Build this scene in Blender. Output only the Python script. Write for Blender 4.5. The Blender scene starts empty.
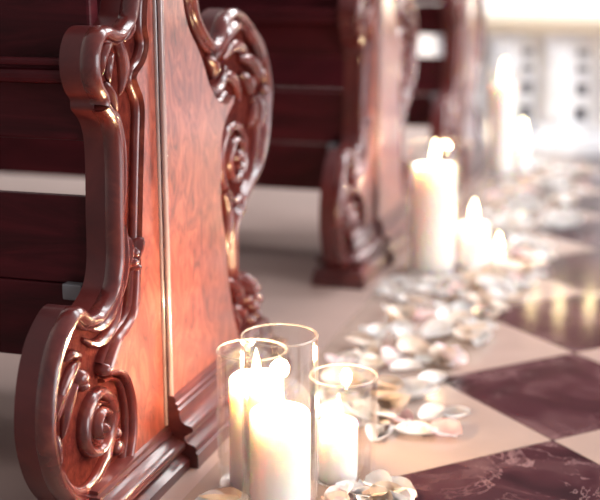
import bpy, bmesh, math, random
from mathutils import Vector, Matrix
PI = math.pi
random.seed(11)
S = bpy.context.scene
C = S.collection

# ------------------------------------------------------------------ camera
CAM = Vector((0.0, 0.0, 0.665))
YAW, PITCH = math.radians(17.17), math.radians(13.21)
cd = bpy.data.cameras.new('camera'); cam = bpy.data.objects.new('camera', cd); C.objects.link(cam)
cam.location = CAM
cam.rotation_euler = (PI/2 - PITCH, 0, YAW)
cd.sensor_width = 36; cd.lens = 69.0; cd.clip_start = 0.05
cd.dof.use_dof = True; cd.dof.focus_distance = 1.42; cd.dof.aperture_fstop = 2.7
S.camera = cam
# ------------------------------------------------------------------ world, lights, exposure
S.view_settings.view_transform = 'Standard'; S.view_settings.look = 'None'
S.view_settings.exposure = 0.80; S.view_settings.gamma = 1
w = bpy.data.worlds.new('world'); S.world = w; w.use_nodes = True
w.node_tree.nodes['Background'].inputs[0].default_value = (1.0, 0.90, 0.92, 1)
w.node_tree.nodes['Background'].inputs[1].default_value = 0.20
def area(name, loc, target, sx, sy, power, col):
    l = bpy.data.lights.new(name, 'AREA'); l.shape = 'RECTANGLE'; l.size = sx; l.size_y = sy
    l.energy = power*1.35; l.color = col
    o = bpy.data.objects.new(name, l); C.objects.link(o); o.location = loc
    o.rotation_euler = (Vector(target)-Vector(loc)).to_track_quat('-Z', 'Y').to_euler()
    return o
area('aisle_window_light', (4.2, 2.6, 2.4), (-0.5, 2.2, 0.3), 4.0, 2.4, 150, (1.0, 0.95, 0.94))
area('altar_window_light', (0.6, 7.6, 4.9), (-0.2, 2.6, 0.0), 4.5, 2.0, 170, (1.0, 0.96, 0.95))
area('rail_fill_light', (0.8, 3.2, 3.3), (0.5, 4.9, 0.2), 2.6, 1.2, 64, (0.93, 0.97, 1.0))  # unseen overhead fill, added to brighten the altar rail
area('back_wall_fill_light', (0.4, 7.4, 2.2), (0.4, 9.0, 0.5), 4.0, 0.6, 70, (1.0, 0.98, 0.96))  # unseen fill, added to brighten the back wall behind the rail
area('side_door_light', (3.4, -0.7, 1.1), (-0.6, 1.5, 0.3), 1.5, 2.0, 34, (0.92, 0.95, 1.0))

# ------------------------------------------------------------------ helpers
def tag(o, label=None, cat=None, group=None, kind=None):
    if label: o['label'] = label
    if cat: o['category'] = cat
    if group: o['group'] = group
    if kind: o['kind'] = kind
    return o
def empty(name, loc, label=None, cat=None, group=None, rz=0):
    o = bpy.data.objects.new(name, None); C.objects.link(o); o.location = loc; o.rotation_euler.z = rz
    o.empty_display_size = .05
    return tag(o, label, cat, group)
def obj(name, bm, mat, parent=None, smooth=True, bevel=0, seg=2, angle=40):
    bmesh.ops.recalc_face_normals(bm, faces=bm.faces)
    me = bpy.data.meshes.new(name); bm.to_mesh(me); bm.free()
    me.materials.append(mat)
    o = bpy.data.objects.new(name, me); C.objects.link(o)
    if parent: o.parent = parent
    if smooth:
        me.polygons.foreach_set('use_smooth', [True]*len(me.polygons))
        if hasattr(me, 'set_sharp_from_angle'): me.set_sharp_from_angle(angle=math.radians(angle))
    if bevel:
        b = o.modifiers.new('bevel', 'BEVEL'); b.width = bevel; b.segments = seg; b.limit_method = 'ANGLE'
        b.angle_limit = math.radians(35)
    return o
def struct(name, bm, mat, parent=None, **k):
    o = obj(name, bm, mat, parent, **k)
    o['kind'] = 'structure'
    return o
def box(bm, x0, x1, y0, y1, z0, z1):
    v = [bm.verts.new((x, y, z)) for z in (z0, z1) for y in (y0, y1) for x in (x0, x1)]
    for f in ((0,2,3,1),(4,5,7,6),(0,1,5,4),(2,6,7,3),(0,4,6,2),(1,3,7,5)):
        bm.faces.new([v[i] for i in f])
    return bm
def lathe(bm, prof, seg=48, c=(0,0,0)):
    rings = []
    for r, z in prof:
        if r < 1e-6: rings.append([bm.verts.new((c[0], c[1], c[2]+z))])
        else: rings.append([bm.verts.new((c[0]+r*math.cos(2*PI*i/seg), c[1]+r*math.sin(2*PI*i/seg), c[2]+z)) for i in range(seg)])
    for a, b in zip(rings, rings[1:]):
        for i in range(seg):
            j = (i+1) % seg
            if len(a) == 1 and len(b) == 1: continue
            if len(a) == 1: bm.faces.new((a[0], b[j], b[i]))
            elif len(b) == 1: bm.faces.new((a[i], a[j], b[0]))
            else: bm.faces.new((a[i], a[j], b[j], b[i]))
    return bm
def smooth_line(p, n=6):
    out = []
    for i in range(len(p)-1):
        a = p[max(i-1,0)]; b = p[i]; c = p[i+1]; d = p[min(i+2,len(p)-1)]
        for k in range(n):
            t = k/n
            out.append(tuple(0.5*((2*b[q]) + (-a[q]+c[q])*t + (2*a[q]-5*b[q]+4*c[q]-d[q])*t*t + (-a[q]+3*b[q]-3*c[q]+d[q])*t**3) for q in range(len(b))))
    out.append(tuple(p[-1]))
    return out
def normals2(p):
    n = []
    for i in range(len(p)):
        a = p[max(i-1,0)]; b = p[min(i+1,len(p)-1)]
        t = Vector((b[0]-a[0], b[1]-a[1]))
        if t.length < 1e-9: t = Vector((0, 1))
        t.normalize(); n.append(Vector((-t.y, t.x)))
    return n
def offset(p, d):
    """shift a 2-D line to its left by d and drop the points that fold back"""
    q = [(a[0]+n.x*d, a[1]+n.y*d) for a, n in zip(p, normals2(p))]
    out = []
    for i, c in enumerate(q):
        if min((c[0]-a[0])**2+(c[1]-a[1])**2 for a in p) > (abs(d)*0.86)**2: out.append(c)
    return out
def relief(bm, p, a, h, x0, seg=10):
    """a moulding of oval section run along a (y, z) line on the face; a, h: half width and height, numbers or lists"""
    m = len(p); ns = normals2(p)
    A = a if isinstance(a, list) else [a]*m; H = h if isinstance(h, list) else [h]*m
    rings = []
    for i in range(m):
        rings.append([bm.verts.new((x0+H[i]*math.sin(2*PI*k/seg), p[i][0]+ns[i].x*A[i]*math.cos(2*PI*k/seg), p[i][1]+ns[i].y*A[i]*math.cos(2*PI*k/seg))) for k in range(seg)])
    for r, s in zip(rings, rings[1:]):
        for k in range(seg):
            bm.faces.new((r[k], r[(k+1)%seg], s[(k+1)%seg], s[k]))
    bm.faces.new(rings[0]); bm.faces.new(rings[-1][::-1])
    return bm
def leaf(bm, p, wd, ht, x0, n=6, seg=10):
    q = smooth_line(p, n); m = len(q)
    pr = [max(0.06, math.sin(PI*min(1, (i/(m-1))*0.93+0.07))**0.7) for i in range(m)]
    return relief(bm, q, [wd*t for t in pr], [ht*t for t in pr], x0, seg)
def knob(bm, y, z, r, h, x0):
    n0 = len(bm.verts)
    ret = bmesh.ops.create_uvsphere(bm, u_segments=14, v_segments=9, radius=1)
    for v in ret['verts']: v.co = Vector((x0+v.co.x*h, y+v.co.y*r, z+v.co.z*r))
    return bm
def spiral(cy, cz, r0, r1, a0, turns, n=60):
    """from radius r0 at angle a0 inwards to r1"""
    out = []
    for i in range(n+1):
        t = i/n; a = a0+turns*2*PI*t; r = r0+(r1-r0)*t**0.85
        out.append((cy+r*math.cos(a), cz+r*math.sin(a)))
    return out
def slab(bm, outline, x0, x1):
    f = bm.faces.new([bm.verts.new((x0, y, z)) for y, z in outline])
    r = bmesh.ops.extrude_face_region(bm, geom=[f])
    for v in r['geom']:
        if isinstance(v, bmesh.types.BMVert): v.co.x = x1
    bmesh.ops.triangulate(bm, faces=[g for g in bm.faces if len(g.verts) > 4])
    return bm

# ------------------------------------------------------------------ materials
def mat(name):
    m = bpy.data.materials.new(name); m.use_nodes = True
    n = m.node_tree.nodes; return m, n, m.node_tree.links, n['Principled BSDF']
def ramp(n, stops):
    r = n.new('ShaderNodeValToRGB'); e = r.color_ramp.elements
    while len(e) < len(stops): e.new(0.5)
    for k, (p, c) in zip(e, stops): k.position = p; k.color = (*c, 1)
    return r
def wood(name, dark, mid, light, rough, scale=(3, 3, 1), ns=9, dist=2.0, coat=0.4, bump=0.08, crough=0.12):
    m, n, l, b = mat(name)
    tc = n.new('ShaderNodeTexCoord'); mp = n.new('ShaderNodeMapping'); mp.inputs['Scale'].default_value = scale
    l.new(tc.outputs['Object'], mp.inputs['Vector'])
    t = n.new('ShaderNodeTexNoise'); t.inputs['Scale'].default_value = ns; t.inputs['Detail'].default_value = 7
    t.inputs['Roughness'].default_value = 0.6; t.inputs['Distortion'].default_value = dist
    l.new(mp.outputs[0], t.inputs['Vector'])
    r = ramp(n, [(0.30, dark), (0.5, mid), (0.72, light)]); l.new(t.outputs['Fac'], r.inputs[0]); l.new(r.outputs[0], b.inputs['Base Color'])
    b.inputs['Roughness'].default_value = rough
    b.inputs['Coat Weight'].default_value = coat; b.inputs['Coat Roughness'].default_value = crough
    t2 = n.new('ShaderNodeTexNoise'); t2.inputs['Scale'].default_value = 70; t2.inputs['Detail'].default_value = 4
    l.new(mp.outputs[0], t2.inputs['Vector'])
    bp = n.new('ShaderNodeBump'); bp.inputs['Strength'].default_value = bump; bp.inputs['Distance'].default_value = 0.002
    l.new(t2.outputs['Fac'], bp.inputs['Height']); l.new(bp.outputs[0], b.inputs['Normal'])
    return m
M_edge = wood('mahogany_edge', (0.035, 0.003, 0.004), (0.075, 0.008, 0.008), (0.12, 0.018, 0.015), 0.42, (1, 1, 1), 7, 0.6, 0.15)
M_panel_ior = 1.75
M_carve = wood('mahogany_carved', (0.050, 0.006, 0.007), (0.092, 0.014, 0.012), (0.15, 0.030, 0.020), 0.27, (2, 2, 2), 9, 1.0, 0.6)
M_field = wood('mahogany_ground', (0.028, 0.004, 0.004), (0.060, 0.010, 0.008), (0.095, 0.020, 0.014), 0.7, (4, 4, 4), 20, 0.5, 0.0, 0.35)
M_field.node_tree.nodes['Principled BSDF'].inputs['Specular IOR Level'].default_value = 0.1; M_field.node_tree.nodes['Principled BSDF'].inputs['IOR'].default_value = 1.2
M_panel = wood('burl_veneer', (0.060, 0.009, 0.007), (0.18, 0.038, 0.026), (0.31, 0.092, 0.06), 0.34, (1, 1.8, 0.9), 14, 3.0, 1.0, 0.05, 0.16)
M_panel.node_tree.nodes['Principled BSDF'].inputs['Coat IOR'].default_value = M_panel_ior
M_mould = wood('mahogany_moulding', (0.030, 0.005, 0.007), (0.065, 0.012, 0.013), (0.13, 0.030, 0.026), 0.34, (1, .6, 3), 10, 0.7, 0.4, 0.1)
M_bead = wood('polished_bead', (0.17, 0.11, 0.11), (0.23, 0.16, 0.16), (0.30, 0.22, 0.22), 0.22, (1, 1, 1), 9, 0.7, 1.0, 0.02)  # pale base colour carries the bead's silver highlight
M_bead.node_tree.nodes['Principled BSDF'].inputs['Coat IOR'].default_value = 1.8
M_bench = wood('bench_board', (0.024, 0.0015, 0.003), (0.046, 0.003, 0.006), (0.075, 0.006, 0.010), 0.5, (1, 3, 6), 5, 1.0, 0.0)
M_bench.node_tree.nodes['Principled BSDF'].inputs['Specular IOR Level'].default_value = 0.2
def plain(name, col, rough=0.5, **k):
    m, n, l, b = mat(name); b.inputs['Base Color'].default_value = (*col, 1); b.inputs['Roughness'].default_value = rough
    for a, v in k.items(): b.inputs[a.replace('_', ' ')].default_value = v
    return m
M_grey = plain('grey_rubber', (0.16, 0.16, 0.17), 0.5)
M_wick = plain('charred_wick', (0.03, 0.02, 0.015), 0.9)
def wax():
    m, n, l, b = mat('white_wax')
    b.inputs['Base Color'].default_value = (0.97, 0.95, 0.93, 1); b.inputs['Roughness'].default_value = 0.45
    b.inputs['Subsurface Weight'].default_value = 0.9; b.inputs['Subsurface Radius'].default_value = (1.0, 0.62, 0.34)
    b.inputs['Subsurface Scale'].default_value = 0.05
    return m
M_wax = wax()
def flame_mat():
    m, n, l, b = mat('flame'); n.remove(b)
    e = n.new('ShaderNodeEmission'); e.inputs[0].default_value = (1.0, 0.80, 0.42, 1); e.inputs[1].default_value = 22
    l.new(e.outputs[0], n['Material Output'].inputs[0]); return m
M_flame = flame_mat()
def glass_mat():
    m, n, l, b = mat('clear_glass'); n.remove(b)
    t = n.new('ShaderNodeBsdfTransparent'); t.inputs[0].default_value = (0.99, 0.985, 0.975, 1)
    g = n.new('ShaderNodeBsdfGlossy'); g.inputs['Roughness'].default_value = 0.03; g.inputs[0].default_value = (1, 1, 1, 1)
    f = n.new('ShaderNodeLayerWeight'); f.inputs['Blend'].default_value = 0.5
    p = n.new('ShaderNodeMath'); p.operation = 'POWER'; p.inputs[1].default_value = 3.5; l.new(f.outputs['Facing'], p.inputs[0])
    k = n.new('ShaderNodeMath'); k.operation = 'MULTIPLY_ADD'; k.inputs[1].default_value = 0.6; k.inputs[2].default_value = 0.04; l.new(p.outputs[0], k.inputs[0])
    x = n.new('ShaderNodeMixShader'); l.new(k.outputs[0], x.inputs[0]); l.new(t.outputs[0], x.inputs[1]); l.new(g.outputs[0], x.inputs[2])
    l.new(x.outputs[0], n['Material Output'].inputs[0]); return m
M_glass = glass_mat()
def rim_mat():
    m, n, l, b = mat('glass_rim')
    b.inputs['Base Color'].default_value = (0.55, 0.50, 0.45, 1); b.inputs['Roughness'].default_value = 0.12  # pale diffuse colour stands in for light refracted along the rim
    b.inputs['Specular IOR Level'].default_value = 1.0
    t = n.new('ShaderNodeBsdfTransparent')
    x = n.new('ShaderNodeMixShader'); x.inputs[0].default_value = 0.28; l.new(t.outputs[0], x.inputs[1]); l.new(b.outputs[0], x.inputs[2])
    l.new(x.outputs[0], n['Material Output'].inputs[0]); return m
M_rim = rim_mat()
def petal_mat(name, a, c):
    m, n, l, b = mat(name)
    tc = n.new('ShaderNodeTexCoord'); t = n.new('ShaderNodeTexNoise'); t.inputs['Scale'].default_value = 45
    l.new(tc.outputs['Object'], t.inputs['Vector'])
    r = ramp(n, [(0.35, a), (0.68, c)]); l.new(t.outputs['Fac'], r.inputs[0]); l.new(r.outputs[0], b.inputs['Base Color'])
    b.inputs['Roughness'].default_value = 0.8; b.inputs['Specular IOR Level'].default_value = 0.25; b.inputs['Subsurface Weight'].default_value = 0.3
    b.inputs['Subsurface Radius'].default_value = (1, .6, .45); b.inputs['Subsurface Scale'].default_value = 0.004
    return m
M_petal = [petal_mat('petal_white', (0.76, 0.73, 0.71), (0.87, 0.86, 0.86)), petal_mat('petal_cream', (0.73, 0.60, 0.50), (0.84, 0.75, 0.67)), petal_mat('petal_blush', (0.82, 0.58, 0.60), (0.90, 0.80, 0.79))]

# tile lattice of the aisle: diagonal squares, corner to corner along the aisle
TX, TY, HD = -0.113, 1.637, 0.2157      # a corner where two dark tiles meet, half diagonal
def stone(name, stops, ns, veins, rough, spec=0.5):
    m, n, l, b = mat(name)
    tc = n.new('ShaderNodeTexCoord')
    t = n.new('ShaderNodeTexNoise'); t.inputs['Scale'].default_value = ns; t.inputs['Detail'].default_value = 8; t.inputs['Distortion'].default_value = 0.8
    l.new(tc.outputs['Object'], t.inputs['Vector'])
    r = ramp(n, stops); l.new(t.outputs['Fac'], r.inputs[0]); col = r.outputs[0]
    if veins:
        v = n.new('ShaderNodeTexNoise'); v.inputs['Scale'].default_value = 9; v.inputs['Detail'].default_value = 9; v.inputs['Distortion'].default_value = 1.1
        v.inputs['Roughness'].default_value = 0.65
        l.new(tc.outputs['Object'], v.inputs['Vector'])
        rv = ramp(n, [(0.485, (0, 0, 0)), (0.50, (1, 1, 1)), (0.515, (0, 0, 0))]); l.new(v.outputs['Fac'], rv.inputs[0])
        k = n.new('ShaderNodeTexNoise'); k.inputs['Scale'].default_value = 4.5; l.new(tc.outputs['Object'], k.inputs['Vector'])
        rk = ramp(n, [(0.44, (0, 0, 0)), (0.66, (1, 1, 1))]); l.new(k.outputs['Fac'], rk.inputs[0])
        mu = n.new('ShaderNodeMath'); mu.operation = 'MULTIPLY'; l.new(rv.outputs[0], mu.inputs[0]); l.new(rk.outputs[0], mu.inputs[1])
        mu2 = n.new('ShaderNodeMath'); mu2.operation = 'MULTIPLY'; l.new(mu.outputs[0], mu2.inputs[0]); mu2.inputs[1].default_value = 0.55
        mx = n.new('ShaderNodeMix'); mx.data_type = 'RGBA'; l.new(mu2.outputs[0], mx.inputs[0]); l.new(col, mx.inputs[6]); mx.inputs[7].default_value = (*veins, 1)
        col = mx.outputs[2]
    l.new(col, b.inputs['Base Color']); b.inputs['Roughness'].default_value = rough
    b.inputs['Specular IOR Level'].default_value = spec
    return m
M_dark = stone('maroon_marble', [(0.36, (0.013, 0.003, 0.006)), (0.52, (0.036, 0.010, 0.015)), (0.68, (0.105, 0.055, 0.058))], 8, (0.42, 0.27, 0.27), 0.12, 0.28)
M_light = stone('pale_limestone', [(0.3, (0.30, 0.222, 0.188)), (0.7, (0.36, 0.27, 0.23))], 5, None, 0.13)
M_stone = stone('pew_floor_stone', [(0.3, (0.30, 0.215, 0.19)), (0.7, (0.36, 0.26, 0.23))], 2.5, None, 0.3)
M_marble = stone('white_marble', [(0.35, (0.62, 0.63, 0.67)), (0.65, (0.86, 0.87, 0.89))], 7, (0.6, 0.6, 0.64), 0.35)
M_cream = plain('cream_marble', (0.9, 0.82, 0.68), 0.4)
M_plaster = stone('plaster', [(0.3, (0.72, 0.69, 0.66)), (0.7, (0.78, 0.75, 0.72))], 2, None, 0.8)
M_dplaster = plain('dark_oak_panelling', (0.12, 0.03, 0.03), 0.6)  # back wall coloured dark to keep bright reflections off the tiles

# ------------------------------------------------------------------ floor and walls
bm = bmesh.new(); box(bm, -4.2, 4.2, -3.5, 9.0, -0.12, -0.004)
fl = struct('floor', bm, M_light, smooth=False)
# aisle paving: light and dark tiles, each a thin slab let into the floor, with fine joints
def diamonds(parity, name, m):
    bm = bmesh.new(); g = 0.0016
    for i in range(0, 8):
        for j in range(-4, 16):
            for sub in (0, 1):
                if sub == 0: cx, cy = TX+2*HD*i, TY+HD+2*HD*j          # dark lattice
                else: cx, cy = TX+HD+2*HD*i, TY+2*HD*j
                dark = sub == 0
                if dark != parity: continue
                h = HD-g
                v0 = [bm.verts.new((cx+a*h, cy+b*h, -0.004)) for a, b in ((1,0),(0,1),(-1,0),(0,-1))]
                v1 = [bm.verts.new((v.co.x, v.co.y, 0.0)) for v in v0]
                bm.faces.new(v1)
                for k in range(4): bm.faces.new((v0[k], v0[(k+1)%4], v1[(k+1)%4], v1[k]))
    return struct(name, bm, m, smooth=False)
struct_dark = diamonds(True, 'floor_dark_marble', M_dark)
# all the pale paving (squares between the dark ones and the plain border beside the pews) in one level
bm = bmesh.new()
EX = TX-HD
for j in range(-4, 16):
    cy = TY+2*HD*j; g = 0.0010
    # border triangles between two dark corners
    a = (EX+g*0, cy-HD); 
    v = [bm.verts.new((EX, cy-HD+0.0, 0)), bm.verts.new((TX-g, cy-g*0, 0)), bm.verts.new((EX, cy+HD, 0))]
    bm.faces.new(v)
    for i in range(0, 8):
        cx = TX+HD+2*HD*i; h = HD-g
        bm.faces.new([bm.verts.new((cx+p*h, cy+q*h, 0)) for p, q in ((1,0),(0,1),(-1,0),(0,-1))])
y0, y1 = -3.5, 9.0
bm.faces.new([bm.verts.new(p) for p in ((-0.56, y0, 0), (EX, y0, 0), (EX, y1, 0), (-0.56, y1, 0))])
struct('floor_pale_limestone', bm, M_light, smooth=False)
bm = bmesh.new(); box(bm, -4.2, -0.56, -3.5, 9.0, -0.004, 0.0)
for k in range(1): pass
struct('floor_under_pews', bm, M_stone, smooth=False)
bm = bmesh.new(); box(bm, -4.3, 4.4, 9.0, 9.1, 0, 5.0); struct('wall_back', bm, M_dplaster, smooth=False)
bm = bmesh.new(); box(bm, -4.2, 4.3, 8.93, 9.0, 0, 1.15); box(bm, -4.2, 4.3, 8.90, 9.0, 1.15, 1.22); box(bm, -4.2, 4.3, 8.90, 8.93, 0, 0.15); struct('trim_1', bm, M_plaster, smooth=False)
bm = bmesh.new(); box(bm, -4.3, -4.2, -3.5, 9.0, 0, 5.0); struct('wall_left', bm, M_plaster, smooth=False)

# ------------------------------------------------------------------ pews
NEAR = [(-0.066,0.641),(-0.073,0.624),(-0.085,0.615),(-0.106,0.607),(-0.132,0.612),(-0.154,0.609),(-0.17,0.597),(-0.179,0.578),(-0.179,0.555),(-0.17,0.537),(-0.158,0.525),(-0.157,0.514),(-0.141,0.501),(-0.131,0.486),(-0.127,0.465),(-0.127,0.437),(-0.129,0.405),(-0.131,0.376),(-0.132,0.342),(-0.135,0.317),(-0.145,0.294),(-0.166,0.279),(-0.188,0.272),(-0.212,0.276),(-0.230,0.290),(-0.245,0.291),(-0.26,0.285),(-0.278,0.273),(-0.294,0.257),(-0.309,0.231),(-0.32,0.197),(-0.324,0.16),(-0.318,0.124),(-0.302,0.088),(-0.275,0.056),(-0.235,0.034),(-0.19,0.028)]
FAR = [(0.141,0.638),(0.150,0.618),(0.177,0.594),(0.208,0.578),(0.229,0.584),(0.255,0.609),(0.295,0.622),(0.336,0.616),(0.382,0.593),(0.422,0.569),(0.446,0.54),(0.462,0.508),(0.467,0.482),(0.462,0.45),(0.453,0.414),(0.433,0.376),(0.401,0.348),(0.36,0.327),(0.333,0.312),(0.326,0.297),(0.304,0.287),(0.293,0.265),(0.293,0.235),(0.296,0.205),(0.322,0.19),(0.356,0.175),(0.390,0.147),(0.396,0.12),(0.385,0.09)]
TOPN = [(-0.02,0.945),(-0.07,0.93),(-0.105,0.895),(-0.11,0.855),(-0.085,0.82),(-0.055,0.79),(-0.042,0.74),(-0.048,0.69)]
TOPF = [(0.115,0.69),(0.105,0.74),(0.12,0.79),(0.16,0.82),(0.185,0.855),(0.175,0.9),(0.13,0.935),(0.07,0.95)]
NEARIN = [(-0.015,0.905),(-0.055,0.89),(-0.07,0.865),(-0.05,0.835),(-0.024,0.80),(-0.012,0.74),(-0.018,0.68),(-0.031,0.64),(-0.036,0.609),(-0.031,0.585),(-0.045,0.563),(-0.070,0.548),(-0.065,0.535),(-0.054,0.52),(-0.05,0.5),(-0.056,0.455),(-0.064,0.394),(-0.071,0.337),(-0.076,0.309)]
STEM = [(-0.077,0.301),(-0.082,0.273),(-0.093,0.245),(-0.118,0.231),(-0.145,0.222),(-0.163,0.208),(-0.176,0.196)]
STEM2 = [(-0.176,0.189),(-0.148,0.183),(-0.126,0.170),(-0.112,0.145),(-0.106,0.113),(-0.110,0.08),(-0.123,0.05)]
FARIN = [(0.04,0.905),(0.085,0.89),(0.10,0.865),(0.085,0.83),(0.052,0.79),(0.040,0.74),(0.044,0.69),(0.055,0.639),(0.064,0.615),(0.077,0.597),(0.097,0.579),(0.115,0.561),(0.128,0.544),(0.143,0.522),(0.166,0.501),(0.194,0.488),(0.222,0.484),(0.245,0.494),(0.242,0.484),(0.222,0.472),(0.203,0.456),(0.191,0.434),(0.186,0.404),(0.184,0.367),(0.185,0.332),(0.196,0.294),(0.204,0.259),(0.206,0.231),(0.216,0.195),(0.232,0.148),(0.258,0.102)]
BY = -0.014
STEP = 0.012     # how far the aisle panel stands proud beyond the bead
T = 0.047        # slab thickness behind the carved ground
GR = -0.017      # carved ground

def moulding_rings(bm, yA, yB, x_in, x_face, prof, front=True, back=False):
    rings = []
    for d, z in prof:
        ya = yA-(d if front else 0); yb = yB+(d if back else 0)
        rings.append([bm.verts.new(p) for p in ((x_in-d, ya, z), (x_face+d, ya, z), (x_face+d, yb, z), (x_in-d, yb, z))])
    for a, b in zip(rings, rings[1:]):
        for k in range(4): bm.faces.new((a[k], a[(k+1)%4], b[(k+1)%4], b[k]))
    bm.faces.new(rings[0][::-1]); bm.faces.new(rings[-1])
    return bm
def base_profile(h=0.102):
    p = [(0.036, 0.0), (0.036, 0.020), (0.032, 0.023), (0.034, 0.028), (0.030, 0.033), (0.020, 0.036), (0.016, 0.041), (0.0165, 0.046), (0.022, 0.049)]
    for k in range(7):
        a = -PI/2+PI*k/6; p.append((0.022+0.007*math.cos(a), 0.056+0.006*math.sin(a)))
    p += [(0.017, 0.0635), (0.012, 0.067), (0.0095, 0.073), (0.0085, 0.079), (0.010, 0.0805), (0.010, 0.083), (0.006, 0.085), (0.007, 0.088), (0.007, 0.091), (0.003, 0.093), (0.004, 0.096), (0.004, 0.099), (0.0, h)]
    return p
def low_profile():
    p = [(0.036, 0.0), (0.036, 0.014), (0.031, 0.017), (0.024, 0.019), (0.021, 0.023)]
    for k in range(7):
        a = -PI/2+PI*k/6; p.append((0.022+0.008*math.cos(a), 0.032+0.008*math.sin(a)))
    return p+[(0.017, 0.0415), (0.014, 0.044), (0.010, 0.046), (0.0105, 0.050), (0.006, 0.052), (0.005, 0.056), (0.0, 0.058)]
def pew_end(root):
    near = smooth_line(NEAR, 5); far = smooth_line(FAR, 5)
    tn = smooth_line(TOPN+[NEAR[0]], 5)[:-1]; tf = smooth_line([FAR[0]]+TOPF, 5)[1:]
    whole_near = tn+near; whole_far = (far[::-1]+tf)
    outline = tn+near+[(-0.16,0.028),(-0.16,0.003),(0.37,0.003)]+far[::-1]+tf
    bm = bmesh.new(); slab(bm, outline, -T-0.001, GR)
    end = obj('pew_end', bm, M_edge, root, bevel=0.003, angle=38)
    # carved ground: a thin skin of punched wood inside the outline, coloured dark for recess shade
    bm = bmesh.new()
    inner = offset(outline+[outline[0]], 0.006)
    slab(bm, inner[:-1], GR-0.002, GR+0.0012)
    obj('carved_ground', bm, M_field, end)
    # rim: broad round plus an inner bead
    for nm, line in (('rim_moulding', whole_near), ('rim_moulding', whole_far)):
        bm = bmesh.new()
        relief(bm, offset(line, 0.0075), 0.0085, 0.015, GR+0.003, 14)
        relief(bm, offset(line, 0.0175), 0.0035, 0.009, GR+0.002, 8)
        obj(nm, bm, M_carve, end)
    # flat veneered panels
    sm = smooth_line(NEARIN+STEM, 5)+smooth_line(STEM2, 5)
    bm = bmesh.new(); slab(bm, sm+[(-0.123,0.02),(BY,0.02),(BY,0.905)], GR-0.001, 0.0)
    obj('near_panel', bm, M_panel, end, bevel=0.002)
    fm = smooth_line(FARIN, 5)
    bm = bmesh.new(); slab(bm, [(BY+0.0009,0.905)]+fm+[(0.26,0.02),(BY+0.0009,0.02)], GR-0.001, STEP)
    obj('aisle_panel', bm, M_panel, end, bevel=0.0028, seg=3)
    bm = bmesh.new(); relief(bm, [(BY+0.002,0.104),(BY+0.002,0.3),(BY+0.002,0.6),(BY+0.002,0.905)], 0.0042, 0.0042, STEP-0.0035, 16)
    relief(bm, [(BY-0.001,0.06),(BY-0.001,0.3),(BY-0.001,0.6),(BY-0.001,0.905)], 0.0022, 0.003, 0.0012, 10)
    obj('upright_bead', bm, M_bead, end)
    # mouldings that border the panels
    bm = bmesh.new()
    ni = smooth_line(NEARIN, 5); n2 = offset(ni, -0.005)
    relief(bm, n2, 0.004, 0.008, GR+0.004, 8)
    obj('panel_moulding', bm, M_carve, end)
    bm = bmesh.new(); relief(bm, offset(fm, 0.0045), 0.0045, 0.010, GR+0.008, 8); obj('panel_moulding', bm, M_carve, end)
    # the long stem that sweeps off the panel edge, and its hook
    bm = bmesh.new(); q = smooth_line(STEM, 8); m = len(q)
    relief(bm, q, [0.0045+0.0035*i/m for i in range(m)], [0.010+0.006*i/m for i in range(m)], GR+0.006, 12)
    relief(bm, offset(q, -0.011), 0.003, 0.010, GR+0.002, 8)
    knob(bm, -0.178, 0.195, 0.0095, 0.016, GR+0.006)
    obj('stem_carving', bm, M_carve, end)
    bm = bmesh.new(); q = smooth_line(STEM2, 8)
    relief(bm, q, 0.0055, 0.013, GR+0.006, 12); relief(bm, offset(q, -0.010), 0.003, 0.009, GR+0.002, 8)
    knob(bm, -0.139, 0.075, 0.011, 0.012, GR+0.002)
    knob(bm, -0.139, 0.095, 0.008, 0.010, GR+0.002)
    obj('hook_carving', bm, M_carve, end)
    # lower volute: rim runs round the bottom and curls in
    bm = bmesh.new()
    sp = spiral(-0.197, 0.126, 0.052, 0.012, -0.25*PI, 1.75, 70); m = len(sp)
    lead = smooth_line([(-0.292,0.105),(-0.268,0.072),(-0.235,0.055),(-0.200,0.060),(-0.172,0.078)], 6)
    full = lead+sp[4:]; m = len(full)
    relief(bm, full, [0.010-0.0045*i/m for i in range(m)], [0.009+0.014*i/m for i in range(m)], GR+0.001, 12)
    knob(bm, -0.197, 0.126, 0.009, 0.024, GR+0.002)
    sp2 = spiral(-0.197, 0.126, 0.038, 0.008, -0.25*PI, 1.6, 60)
    relief(bm, sp2, 0.003, 0.013, GR, 8)
    obj('volute', bm, M_carve, end)
    # acanthus between volute and neck
    bm = bmesh.new(); X = GR+0.002
    leaf(bm, [(-0.212,0.262),(-0.185,0.250),(-0.16,0.252),(-0.132,0.27),(-0.112,0.295),(-0.098,0.325)], 0.0075, 0.012, X)
    leaf(bm, [(-0.218,0.246),(-0.192,0.232),(-0.16,0.234),(-0.13,0.25),(-0.108,0.272)], 0.007, 0.013, X)
    leaf(bm, [(-0.118,0.268),(-0.108,0.300),(-0.102,0.335),(-0.092,0.36)], 0.006, 0.013, X)
    leaf(bm, [(-0.10,0.30),(-0.093,0.325),(-0.083,0.345)], 0.007, 0.014, X)
    leaf(bm, [(-0.228,0.22),(-0.250,0.215),(-0.272,0.195),(-0.284,0.165)], 0.010, 0.010, X)
    leaf(bm, [(-0.232,0.205),(-0.255,0.190),(-0.270,0.165),(-0.277,0.14)], 0.007, 0.011, X)
    leaf(bm, [(-0.225,0.225),(-0.245,0.236),(-0.262,0.232)], 0.006, 0.010, X)
    leaf(bm, [(-0.288,0.15),(-0.290,0.13),(-0.284,0.108)], 0.006, 0.008, X)
    leaf(bm, [(-0.262,0.20),(-0.285,0.19),(-0.294,0.17)], 0.004, 0.009, X)
    obj('acanthus_carving', bm, M_carve, end)
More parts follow.
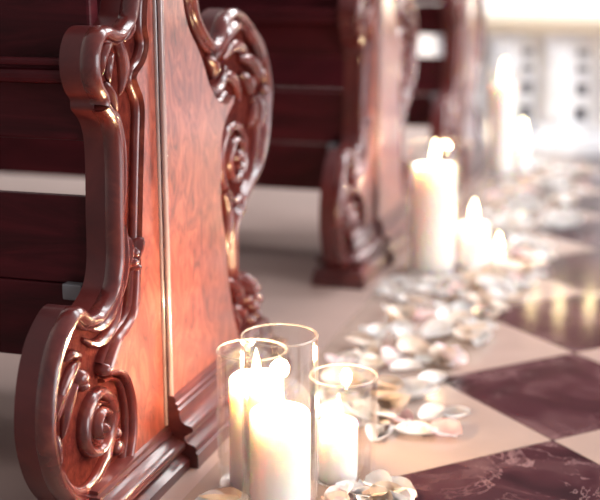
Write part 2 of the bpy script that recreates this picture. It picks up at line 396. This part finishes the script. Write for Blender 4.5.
    bm = bmesh.new(); knob(bm, -0.236, 0.203, 0.0125, 0.018, GR+0.002); knob(bm, -0.226, 0.190, 0.008, 0.014, GR+0.002)
    obj('seed_boss', bm, M_carve, end)
    bm = bmesh.new()
    for dy, dz, r in ((0,0,.010),(-.008,-.010,.007),(.006,.008,.007),(-.002,-.018,.006)):
        knob(bm, -0.083+dy, 0.322+dz, r, 0.016, GR+0.006)
    leaf(bm, [(-0.090,0.300),(-0.084,0.322),(-0.072,0.338),(-0.066,0.330)], 0.006, 0.018, GR+0.006)
    obj('shell_carving', bm, M_carve, end)
    # arm lobe
    bm = bmesh.new()
    leaf(bm, [(-0.110,0.592),(-0.128,0.588),(-0.140,0.572),(-0.138,0.552)], 0.007, 0.010, X)
    leaf(bm, [(-0.108,0.578),(-0.120,0.570),(-0.124,0.555),(-0.118,0.540)], 0.006, 0.008, X)
    leaf(bm, [(-0.132,0.545),(-0.118,0.525),(-0.106,0.50)], 0.006, 0.010, X)
    leaf(bm, [(-0.142,0.535),(-0.132,0.513),(-0.112,0.50),(-0.10,0.47),(-0.098,0.43)], 0.007, 0.010, X)
    leaf(bm, [(-0.10,0.60),(-0.088,0.575),(-0.085,0.55),(-0.092,0.525)], 0.009, 0.012, X)
    leaf(bm, [(-0.098,0.50),(-0.093,0.46),(-0.095,0.40),(-0.10,0.36)], 0.005, 0.008, X)
    leaf(bm, [(-0.058,0.625),(-0.064,0.605),(-0.078,0.59)], 0.007, 0.012, X)
    leaf(bm, [(-0.045,0.66),(-0.046,0.70),(-0.03,0.76)], 0.006, 0.010, X)
    obj('arm_scroll', bm, M_carve, end)
    # far side: leaf crest, hanging leaves, middle volute, foot acanthus
    X = GR+0.004; bm = bmesh.new()
    vs = spiral(0.305, 0.392, 0.060, 0.014, -0.75*PI, -2.0, 80)
    relief(bm, vs, [0.0085-0.0035*i/80 for i in range(81)], [0.009+0.010*i/80 for i in range(81)], GR+0.002, 12)
    knob(bm, 0.305, 0.392, 0.013, 0.022, GR+0.002)
    relief(bm, smooth_line([(0.385,0.480),(0.405,0.45),(0.405,0.41),(0.385,0.37),(0.345,0.335),(0.300,0.320),(0.262,0.345)], 6), 0.006, 0.012, GR+0.001, 10)
    leaf(bm, [(0.235,0.33),(0.222,0.36),(0.218,0.40),(0.228,0.44)], 0.010, 0.010, X)
    obj('volute', bm, M_carve, end)
    bm = bmesh.new()
    leaf(bm, [(0.222,0.550),(0.250,0.580),(0.295,0.596),(0.345,0.588)], 0.014, 0.020, X)
    leaf(bm, [(0.345,0.600),(0.385,0.575),(0.420,0.545),(0.440,0.505)], 0.012, 0.016, X)
    leaf(bm, [(0.262,0.548),(0.300,0.565),(0.340,0.560),(0.372,0.540)], 0.011, 0.012, X)
    leaf(bm, [(0.330,0.545),(0.365,0.540),(0.398,0.520),(0.410,0.495)], 0.012, 0.020, X)
    leaf(bm, [(0.335,0.520),(0.360,0.505),(0.380,0.480)], 0.011, 0.018, X)
    leaf(bm, [(0.195,0.556),(0.212,0.540),(0.215,0.520)], 0.010, 0.016, X)
    leaf(bm, [(0.162,0.530),(0.180,0.512),(0.210,0.504),(0.245,0.515),(0.272,0.540)], 0.008, 0.016, X)
    leaf(bm, [(0.150,0.558),(0.165,0.535),(0.19,0.525)], 0.008, 0.010, X)
    leaf(bm, [(0.255,0.515),(0.285,0.520),(0.315,0.505),(0.335,0.475)], 0.010, 0.010, X)
    leaf(bm, [(0.415,0.480),(0.420,0.450),(0.410,0.420)], 0.010, 0.016, X)
    leaf(bm, [(0.395,0.470),(0.385,0.445),(0.372,0.430)], 0.008, 0.012, X)
    knob(bm, 0.418, 0.515, 0.010, 0.018, X); knob(bm, 0.437, 0.485, 0.009, 0.016, X)
    obj('leaf_crest', bm, M_carve, end)
    bm = bmesh.new()
    leaf(bm, [(0.26,0.34),(0.27,0.31),(0.265,0.27),(0.26,0.23)], 0.008, 0.012, X)
    leaf(bm, [(0.275,0.31),(0.28,0.27),(0.277,0.22)], 0.006, 0.012, X)
    leaf(bm, [(0.262,0.20),(0.285,0.185),(0.305,0.16),(0.315,0.13)], 0.012, 0.018, X)
    leaf(bm, [(0.29,0.20),(0.32,0.18),(0.35,0.155),(0.365,0.12)], 0.011, 0.026, X)
    leaf(bm, [(0.285,0.15),(0.31,0.13),(0.325,0.10)], 0.012, 0.020, X)
    leaf(bm, [(0.265,0.16),(0.29,0.12),(0.30,0.09)], 0.010, 0.016, X)
    for y, z, r in ((0.325,0.186,.011),(0.345,0.176,.011),(0.366,0.160,.012),(0.378,0.138,.012),(0.36,0.13,.012),(0.33,0.15,.012),(0.345,0.110,.011),(0.372,0.112,.010)): knob(bm, y, z, r, 0.024, X)
    obj('foot_acanthus', bm, M_carve, end)
    # moulded plinth, broken forward with the aisle panel
    bm = bmesh.new(); moulding_rings(bm, -0.225, BY-0.0005, -T-0.001, 0.0, low_profile(), True, False)
    moulding_rings(bm, BY+0.0005, 0.385, -T-0.001, STEP, base_profile(0.104), False, True)
    obj('plinth', bm, M_mould, end, angle=50)
    return end
PEW_X, PEW_Y, PITCH_Y = -0.625, 1.40, 1.24
def make_pew():
    root = empty('pew', (PEW_X, PEW_Y, 0))
    pew_end(root)
    L = 2.9; x1 = -T-0.001
    def board(name, y0, y1, z0, z1, m=M_bench, bev=0.004):
        bm = bmesh.new(); box(bm, -L, x1+0.001, y0, y1, z0, z1); return obj(name, bm, m, root, smooth=False, bevel=bev)
    board('lower_board', -0.122, -0.110, 0.286, 0.400, bev=0.0015)
    board('foot_board', -0.124, -0.110, 0.182, 0.2845, bev=0.0015)
    b = board('book_rail', -0.17, -0.10, 0.545, 0.562, bev=0.006)
    board('rail_fascia', -0.122, -0.105, 0.470, 0.544)
    board('rail_lip', -0.172, -0.158, 0.566, 0.575, bev=0.003)
    board('backrest', -0.10, -0.075, 0.566, 0.90)
    board('top_rail', -0.11, -0.03, 0.90, 0.93, bev=0.008)
    board('kneeler', 0.02, 0.26, 0.17, 0.20)
    bm2 = bmesh.new(); box(bm2, x1-0.034, x1-0.006, -0.139, -0.1235, 0.268, 0.289)
    obj('corner_block', bm2, M_grey, root, smooth=False, bevel=0.002)
    return root
def copy_tree(o, parent=None):
    c = o.copy(); C.objects.link(c); c.parent = parent
    for ch in list(o.children): copy_tree(ch, c)
    return c
pew = make_pew()
tag(pew, 'dark mahogany pew with large carved scroll end, nearest, in sharp focus beside the front candles', 'pew', 'carved pews along the aisle')
p2 = copy_tree(pew); p2.location.y = PEW_Y+PITCH_Y
tag(p2, 'blurred carved mahogany pew in the middle, its end beside the tall candle at mid distance', 'pew', 'carved pews along the aisle')
p3 = copy_tree(pew); p3.location.y = PEW_Y+2*PITCH_Y
tag(p3, 'farthest and most blurred mahogany pew, behind the middle one near the white altar rail', 'pew', 'carved pews along the aisle')

# the two farther pews are a little taller and stand on a full-height moulded block under the scroll
for p in (p2, p3):
    p.scale.z = 1.05
    e = [c for c in p.children if c.name.startswith('pew_end')][0]
    bm = bmesh.new(); moulding_rings(bm, -0.222, BY-0.001, -T-0.001, 0.001, base_profile(0.103), True, False)
    obj('plinth_block', bm, M_mould, e, angle=50)

# ------------------------------------------------------------------ candles in glass cylinders
def lamp(loc, power, r=0.008):
    l = bpy.data.lights.new('flame_light', 'POINT'); l.energy = power*1.35; l.color = (1.0, 0.66, 0.36); l.shadow_soft_size = r
    o = bpy.data.objects.new('flame_light', l); C.objects.link(o); o.location = loc; return o
def candle(x, y, r, h, label, power, group=None, fl=1.0, z=0.002, cat='candle'):
    root = empty('pillar_candle', (x, y, z), label, cat, group)
    e = min(0.008, r*0.2)
    bm = bmesh.new()
    prof = [(0, 0), (r*0.97, 0), (r, 0.002)]
    prof += [(r, h*k/6) for k in range(1, 6)]
    for k in range(6):
        a = PI/2*k/5; prof.append((r-e+e*math.cos(a), h-e+e*math.sin(a)))
    prof += [(r*0.72, h-0.001), (r*0.6, h-0.006), (r*0.3, h-0.010), (0, h-0.011)]
    lathe(bm, prof, 40); obj('wax_body', bm, M_wax, root, angle=60)
    bm = bmesh.new(); lathe(bm, [(0, h-0.012), (0.0011, h-0.012), (0.0010, h+0.004), (0, h+0.005)], 8); obj('wick', bm, M_wick, root)
    bm = bmesh.new(); s = fl
    lathe(bm, [(0, h+0.001), (0.0030*s, h+0.004), (0.0052*s, h+0.010*s), (0.0056*s, h+0.014*s), (0.0046*s, h+0.021*s), (0.0026*s, h+0.029*s), (0.0009*s, h+0.036*s), (0, h+0.039*s)], 18)
    obj('flame', bm, M_flame, root)
    if power:
        q = lamp((0, 0, h+0.022), power, 0.012); q.parent = root
    return root
def cylinder_glass(x, y, r, h, label, group=None):
    root = empty('glass_cylinder', (x, y, 0.0005), label, 'glass cylinder', group)
    t = 0.0028
    bm = bmesh.new()
    lathe(bm, [(0, 0), (r-0.002, 0), (r, 0.002), (r, h*0.5), (r, h-0.001), (r-t, h-0.001), (r-t, h*0.5), (r-t, 0.0012), (0, 0.0012)], 72)
    obj('glass_wall', bm, M_glass, root, angle=50)
    bm = bmesh.new()
    lathe(bm, [(r-t/2+0.0014*math.cos(a), h+0.0012*math.sin(a)) for a in [2*PI*k/8 for k in range(9)]], 72)
    obj('glass_rim', bm, M_rim, root)
    return root
G = 'lit pillar candles along the aisle'; GG = 'glass cylinders around the candles'
# front trio
cylinder_glass(-0.420, 1.275, 0.0475, 0.243, 'tallest clear glass cylinder in front of the trio, cut by bottom edge', GG)
candle(-0.420, 1.275, 0.038, 0.145, 'thick white pillar candle in the front glass, the nearest one', 2.2, G)
cylinder_glass(-0.489, 1.366, 0.047, 0.189, 'clear glass cylinder behind and left of the front one, beside pew base', GG)
candle(-0.4825, 1.366, 0.037, 0.152, 'white pillar candle in the left glass close to the carved pew base', 3.2, G)
cylinder_glass(-0.379, 1.425, 0.0465, 0.145, 'short clear glass cylinder at right of the front trio', GG)
candle(-0.382, 1.412, 0.0265, 0.083, 'small short cream candle in the right glass of the front trio', 2.2, G)
# middle pair
cylinder_glass(-0.467, 2.60, 0.076, 0.300, 'wide blurred glass cylinder around the tall candle beside middle pew', GG)
candle(-0.479, 2.60, 0.050, 0.250, 'tall thick white candle in wide glass beside the middle pew', 4.0, G, 1.5)
candle(-0.392, 2.66, 0.036, 0.105, 'shorter white candle just right of the tall middle candle', 2.0, G, 1.5)
candle(-0.335, 2.69, 0.015, 0.030, 'tiny votive candle on the floor right of the middle candles', 0.25, G, 1.3)
# far
cylinder_glass(-0.505, 4.03, 0.062, 0.36, 'farthest clear glass cylinder, around the distant tall candle', GG)
candle(-0.507, 4.03, 0.042, 0.315, 'distant tall white candle before the altar rail, strongly blurred', 1.2, G, 2.2)
candle(-0.445, 4.12, 0.026, 0.10, 'distant short candle glowing right of the far tall candle', 0.7, G, 2.2)

# ------------------------------------------------------------------ petals and flowers
def petal_mesh(L, W, cup, curl, seed, thick=0.0007):
    rnd = random.Random(seed); bm = bmesh.new(); nu, nv = 9, 8; grid = []
    ph = rnd.uniform(0, 6)
    for i in range(nu+1):
        u = i/nu; row = []
        wd = W*0.5*(math.sin(PI*min(1, u*0.90+0.06))**0.62)
        for j in range(nv+1):
            v = 2*j/nv-1
            z = cup*(v*v)*wd*1.3 + curl*L*(u-0.4)**2 + 0.0010*math.sin(7*u+3*v+ph)*u
            if u > .85: z += (u-.85)*0.02*math.sin(4*v+ph)
            row.append(bm.verts.new((L*(u-0.5)+0.003*math.sin(5*v+ph)*u, v*wd, z)))
        grid.append(row)
    for i in range(nu):
        for j in range(nv): bm.faces.new((grid[i][j], grid[i+1][j], grid[i+1][j+1], grid[i][j+1]))
    r = bmesh.ops.solidify(bm, geom=bm.faces[:], thickness=thick)
    return bm
protos = []
for k in range(9):
    bm = petal_mesh(random.uniform(.050, .066), random.uniform(.038, .052), random.uniform(.3, .65), random.uniform(.2, .6), k)
    zmin = min(v.co.z for v in bm.verts)
    for v in bm.verts: v.co.z -= zmin
    protos.append(obj('rose_petal', bm, M_petal[k % 3 if k % 3 != 2 or k > 5 else 0]))
used = [False]*9
def petal(k, x, y, z, rz, tx, ty, label, group=None, sc=1.0):
    if used[k]: o = protos[k].copy(); C.objects.link(o)
    else: o = protos[k]; used[k] = True
    o.location = (x, y, z); o.rotation_euler = (tx, ty, rz); o.scale = (sc, sc, sc)
    for key in ('group',):
        if key in o: del o[key]
    return tag(o, label, 'petal', group)
# the few that stand out near the front
singles = [(8, -0.352, 1.640, .002, 2.6, .1, .1, 'large round pale petal right of the short candle glass', 1.0),
           (2, -0.312, 1.600, .001, 0.3, .0, .1, 'bright white pointed petal at near edge of drift, nearest the dark tile', 1.0),
           (8, -0.272, 1.610, .001, -0.5, .1, .0, 'pink-tinged petal farthest right on the bare pale tile, nearest row', 1.05),
           (5, -0.300, 1.655, .010, 0.9, .5, .0, 'pink-edged petal standing up behind the bright white pointed one', 0.9),
           (6, -0.268, 1.690, .002, 0.2, .2, .0, 'small white petal on the pale tile behind the pink-tinged one', 0.8),
           (0, -0.362, 1.565, .001, 1.4, .1, .1, 'pale petal pressed against foot of the short glass cylinder', 0.9)]
for k, x, y, z, rz, tx, ty, lb, sc in singles: petal(k, x, y, z, rz, tx, ty, lb, None, sc)
def drift(n, fn, label, group, dmin, seed, sc=1.0):
    rnd = random.Random(seed); pts = []; tries = 0
    while len(pts) < n and tries < 9000:
        tries += 1
        x, y = fn(rnd)
        near = [p for p in pts if (p[0]-x)**2+(p[1]-y)**2 < dmin**2]
        if len(near) > 1: continue
        if any((x-a)**2+(y-b)**2 < r*r for a, b, r in BLOCK): continue
        z = 0.001+0.009*len(near)
        pts.append((x, y))
        k = rnd.randrange(9); hue = 'white' if k % 3 == 0 or k in (2, 5) else 'cream' if k % 3 == 1 else 'blush pink'
        petal(k, x, y, z, rnd.uniform(0, 6.28), rnd.uniform(-.28, .28), rnd.uniform(-.28, .28), label.replace('HUE', hue), group, sc*rnd.uniform(.85, 1.15))
BLOCK = [(-0.345,3.06,.09),(-0.225,3.16,.09),(-0.35,3.34,.09),(-0.30,3.65,.09),(-0.420, 1.275, .07), (-0.497, 1.365, .07), (-0.379, 1.425, .068), (-0.467, 2.60, .098), (-0.392, 2.66, .058), (-0.335, 2.69, .035), (-0.49, 4.03, .095), (-0.425, 4.12, .045)]
def band(y0, y1, c0, c1, w0, w1):
    def f(r):
        t = r.random(); y = y0+(y1-y0)*t; c = c0+(c1-c0)*t; w = w0+(w1-w0)*t
        return c+r.uniform(-w, w), y
    return f
drift(20, band(1.30, 1.39, -0.335, -0.31, .055, .035), 'HUE petal heaped before the short candle glass', 'petals heaped before the short glass', .024, 1, .72)
drift(4, band(1.24, 1.31, -0.497, -0.495, .015, .02), 'HUE petal at the foot of the front glass, on the pew side', 'petals beside the front glass', .02, 2)
drift(30, band(1.60, 1.95, -0.43, -0.41, .10, .10), 'HUE petal lying between the short candle and the drift middle', 'petals behind the front candles', .032, 3)
drift(52, band(1.90, 2.52, -0.41, -0.36, .115, .11), 'HUE petal in the thick drift in front of the middle candles', 'petals before the middle candles', .036, 4)
drift(26, band(2.42, 2.95, -0.33, -0.27, .08, .07), 'HUE petal among those beside the middle candles', 'petals beside the middle candles', .04, 5)
drift(34, band(2.95, 4.2, -0.36, -0.33, .13, .13), 'HUE petal in the blurred drift beyond the middle candles', 'petals toward the altar rail', .05, 6)
drift(5, band(2.3, 2.5, -0.52, -0.50, .03, .03), 'HUE petal beside base of the middle pew', 'petals at the middle pew base', .05, 7)
def bloom(x, y, s, label):
    root = empty('white_rose', (x, y, 0.0), label, 'flower', 'white blooms on the aisle floor', rz=random.uniform(0, 6))
    for ring, (n, tilt, rad, ht, sc) in enumerate(((6, 0.35, .034, .012, 1.1), (5, 0.8, .024, .022, 1.0), (4, 1.15, .013, .030, .85))):
        for k in range(n):
            a = 2*PI*k/n+ring*0.5
            bm = petal_mesh(.05, .046, .35, .5, ring*10+k)
            Mx = Matrix.Rotation(a, 4, 'Z') @ Matrix.Translation((rad, 0, ht)) @ Matrix.Rotation(-tilt, 4, 'Y') @ Matrix.Scale(sc, 4)
            bmesh.ops.transform(bm, matrix=Matrix.Scale(s, 4) @ Mx, verts=bm.verts)
            obj('petal', bm, M_petal[0], root)
    bm = bmesh.new(); lathe(bm, [(0, .004), (.012, .006), (.016, .02), (.012, .034), (0, .040)], 14)
    bmesh.ops.transform(bm, matrix=Matrix.Scale(s, 4), verts=bm.verts)
    obj('rose_heart', bm, M_petal[1], root)
bloom(-0.345, 3.06, 1.15, 'full white bloom on the floor just beyond the tiny votive candle')
bloom(-0.225, 3.16, 1.1, 'full white bloom at the right of the floor flowers, nearest the aisle')
bloom(-0.350, 3.34, 1.2, 'full white bloom behind the two nearer floor blooms')
bloom(-0.30, 3.65, 1.1, 'distant white bloom lying in front of the far tall candle')

# ------------------------------------------------------------------ altar rail
def altar_rail():
    root = empty('altar_rail', (0, 4.62, 0), 'white marble altar rail with pierced panels, blurred across the far end', 'altar rail')
    x0, x1 = -0.82, 1.42
    bm = bmesh.new(); box(bm, x0, x1, -0.09, 0.09, 0, 0.05); box(bm, x0, x1, -0.075, 0.075, 0.05, 0.075); obj('rail_base', bm, M_marble, root, smooth=False, bevel=.004)
    bm = bmesh.new(); box(bm, x0, x1, -0.10, 0.10, 0.500, 0.545); box(bm, x0, x1, -0.08, 0.08, 0.470, 0.500); obj('rail_cap', bm, M_cream, root, smooth=False, bevel=.008)
    n = 11; dx = 0.212; st = -0.805
    for k in range(n):
        x = st+dx*k
        bm = bmesh.new()
        box(bm, x-0.045, x+0.045, -0.05, 0.05, 0.075, 0.47)
        box(bm, x-0.055, x+0.055, -0.058, 0.058, 0.075, 0.11); box(bm, x-0.055, x+0.055, -0.058, 0.058, 0.44, 0.47)
        box(bm, x-0.03, x+0.03, -0.062, -0.05, 0.14, 0.41)
        obj('pilaster', bm, M_marble, root, smooth=False, bevel=.004)
    for k in range(n-1):
        x = st+dx*(k+0.5); bm = bmesh.new()
        # pierced slab: frame with a row of openings
        hw = dx/2-0.045
        for z0, z1 in ((0.075, 0.125), (0.185, 0.225), (0.275, 0.315), (0.345, 0.375), (0.405, 0.47)): box(bm, x-hw, x+hw, -0.02, 0.02, z0, z1)
        for a, b in ((-hw, -0.030), (0.030-0.012, hw)): box(bm, x+a, x+b, -0.022, 0.018, 0.08, 0.46)
        obj('pierced_panel', bm, M_marble, root, smooth=False, bevel=.003)
altar_rail()
# grey slab added behind the rail so its openings look dark
bm = bmesh.new(); box(bm, -0.9, 1.5, 0, 0.05, 0, 0.46)
for k in range(8): box(bm, -0.88+k*.28, -0.66+k*.28, -0.012, 0, 0.05, 0.42)
o = obj('rail_backing', bm, plain('backing_grey', (0.16, 0.15, 0.16), 0.6), smooth=False, bevel=.003); o.location = (0, 5.1, 0)
tag(o, 'added low grey bench glimpsed through the openings of the altar rail', 'backing')
# candles standing on the rail cap: their flames mirror in the polished tiles
for x, y, h, lb in ((-0.43, 4.58, .02, 'votive candle on the altar rail cap, leftmost of the row of three'), (-0.32, 4.58, .045, 'taller votive in the middle of the row on the altar rail cap'), (-0.20, 4.58, .02, 'votive candle on the altar rail cap, rightmost of the row of three')):
    candle(x, y, 0.022, h, lb, 0.4, 'candles on the altar rail', 1.9, z=0.546)
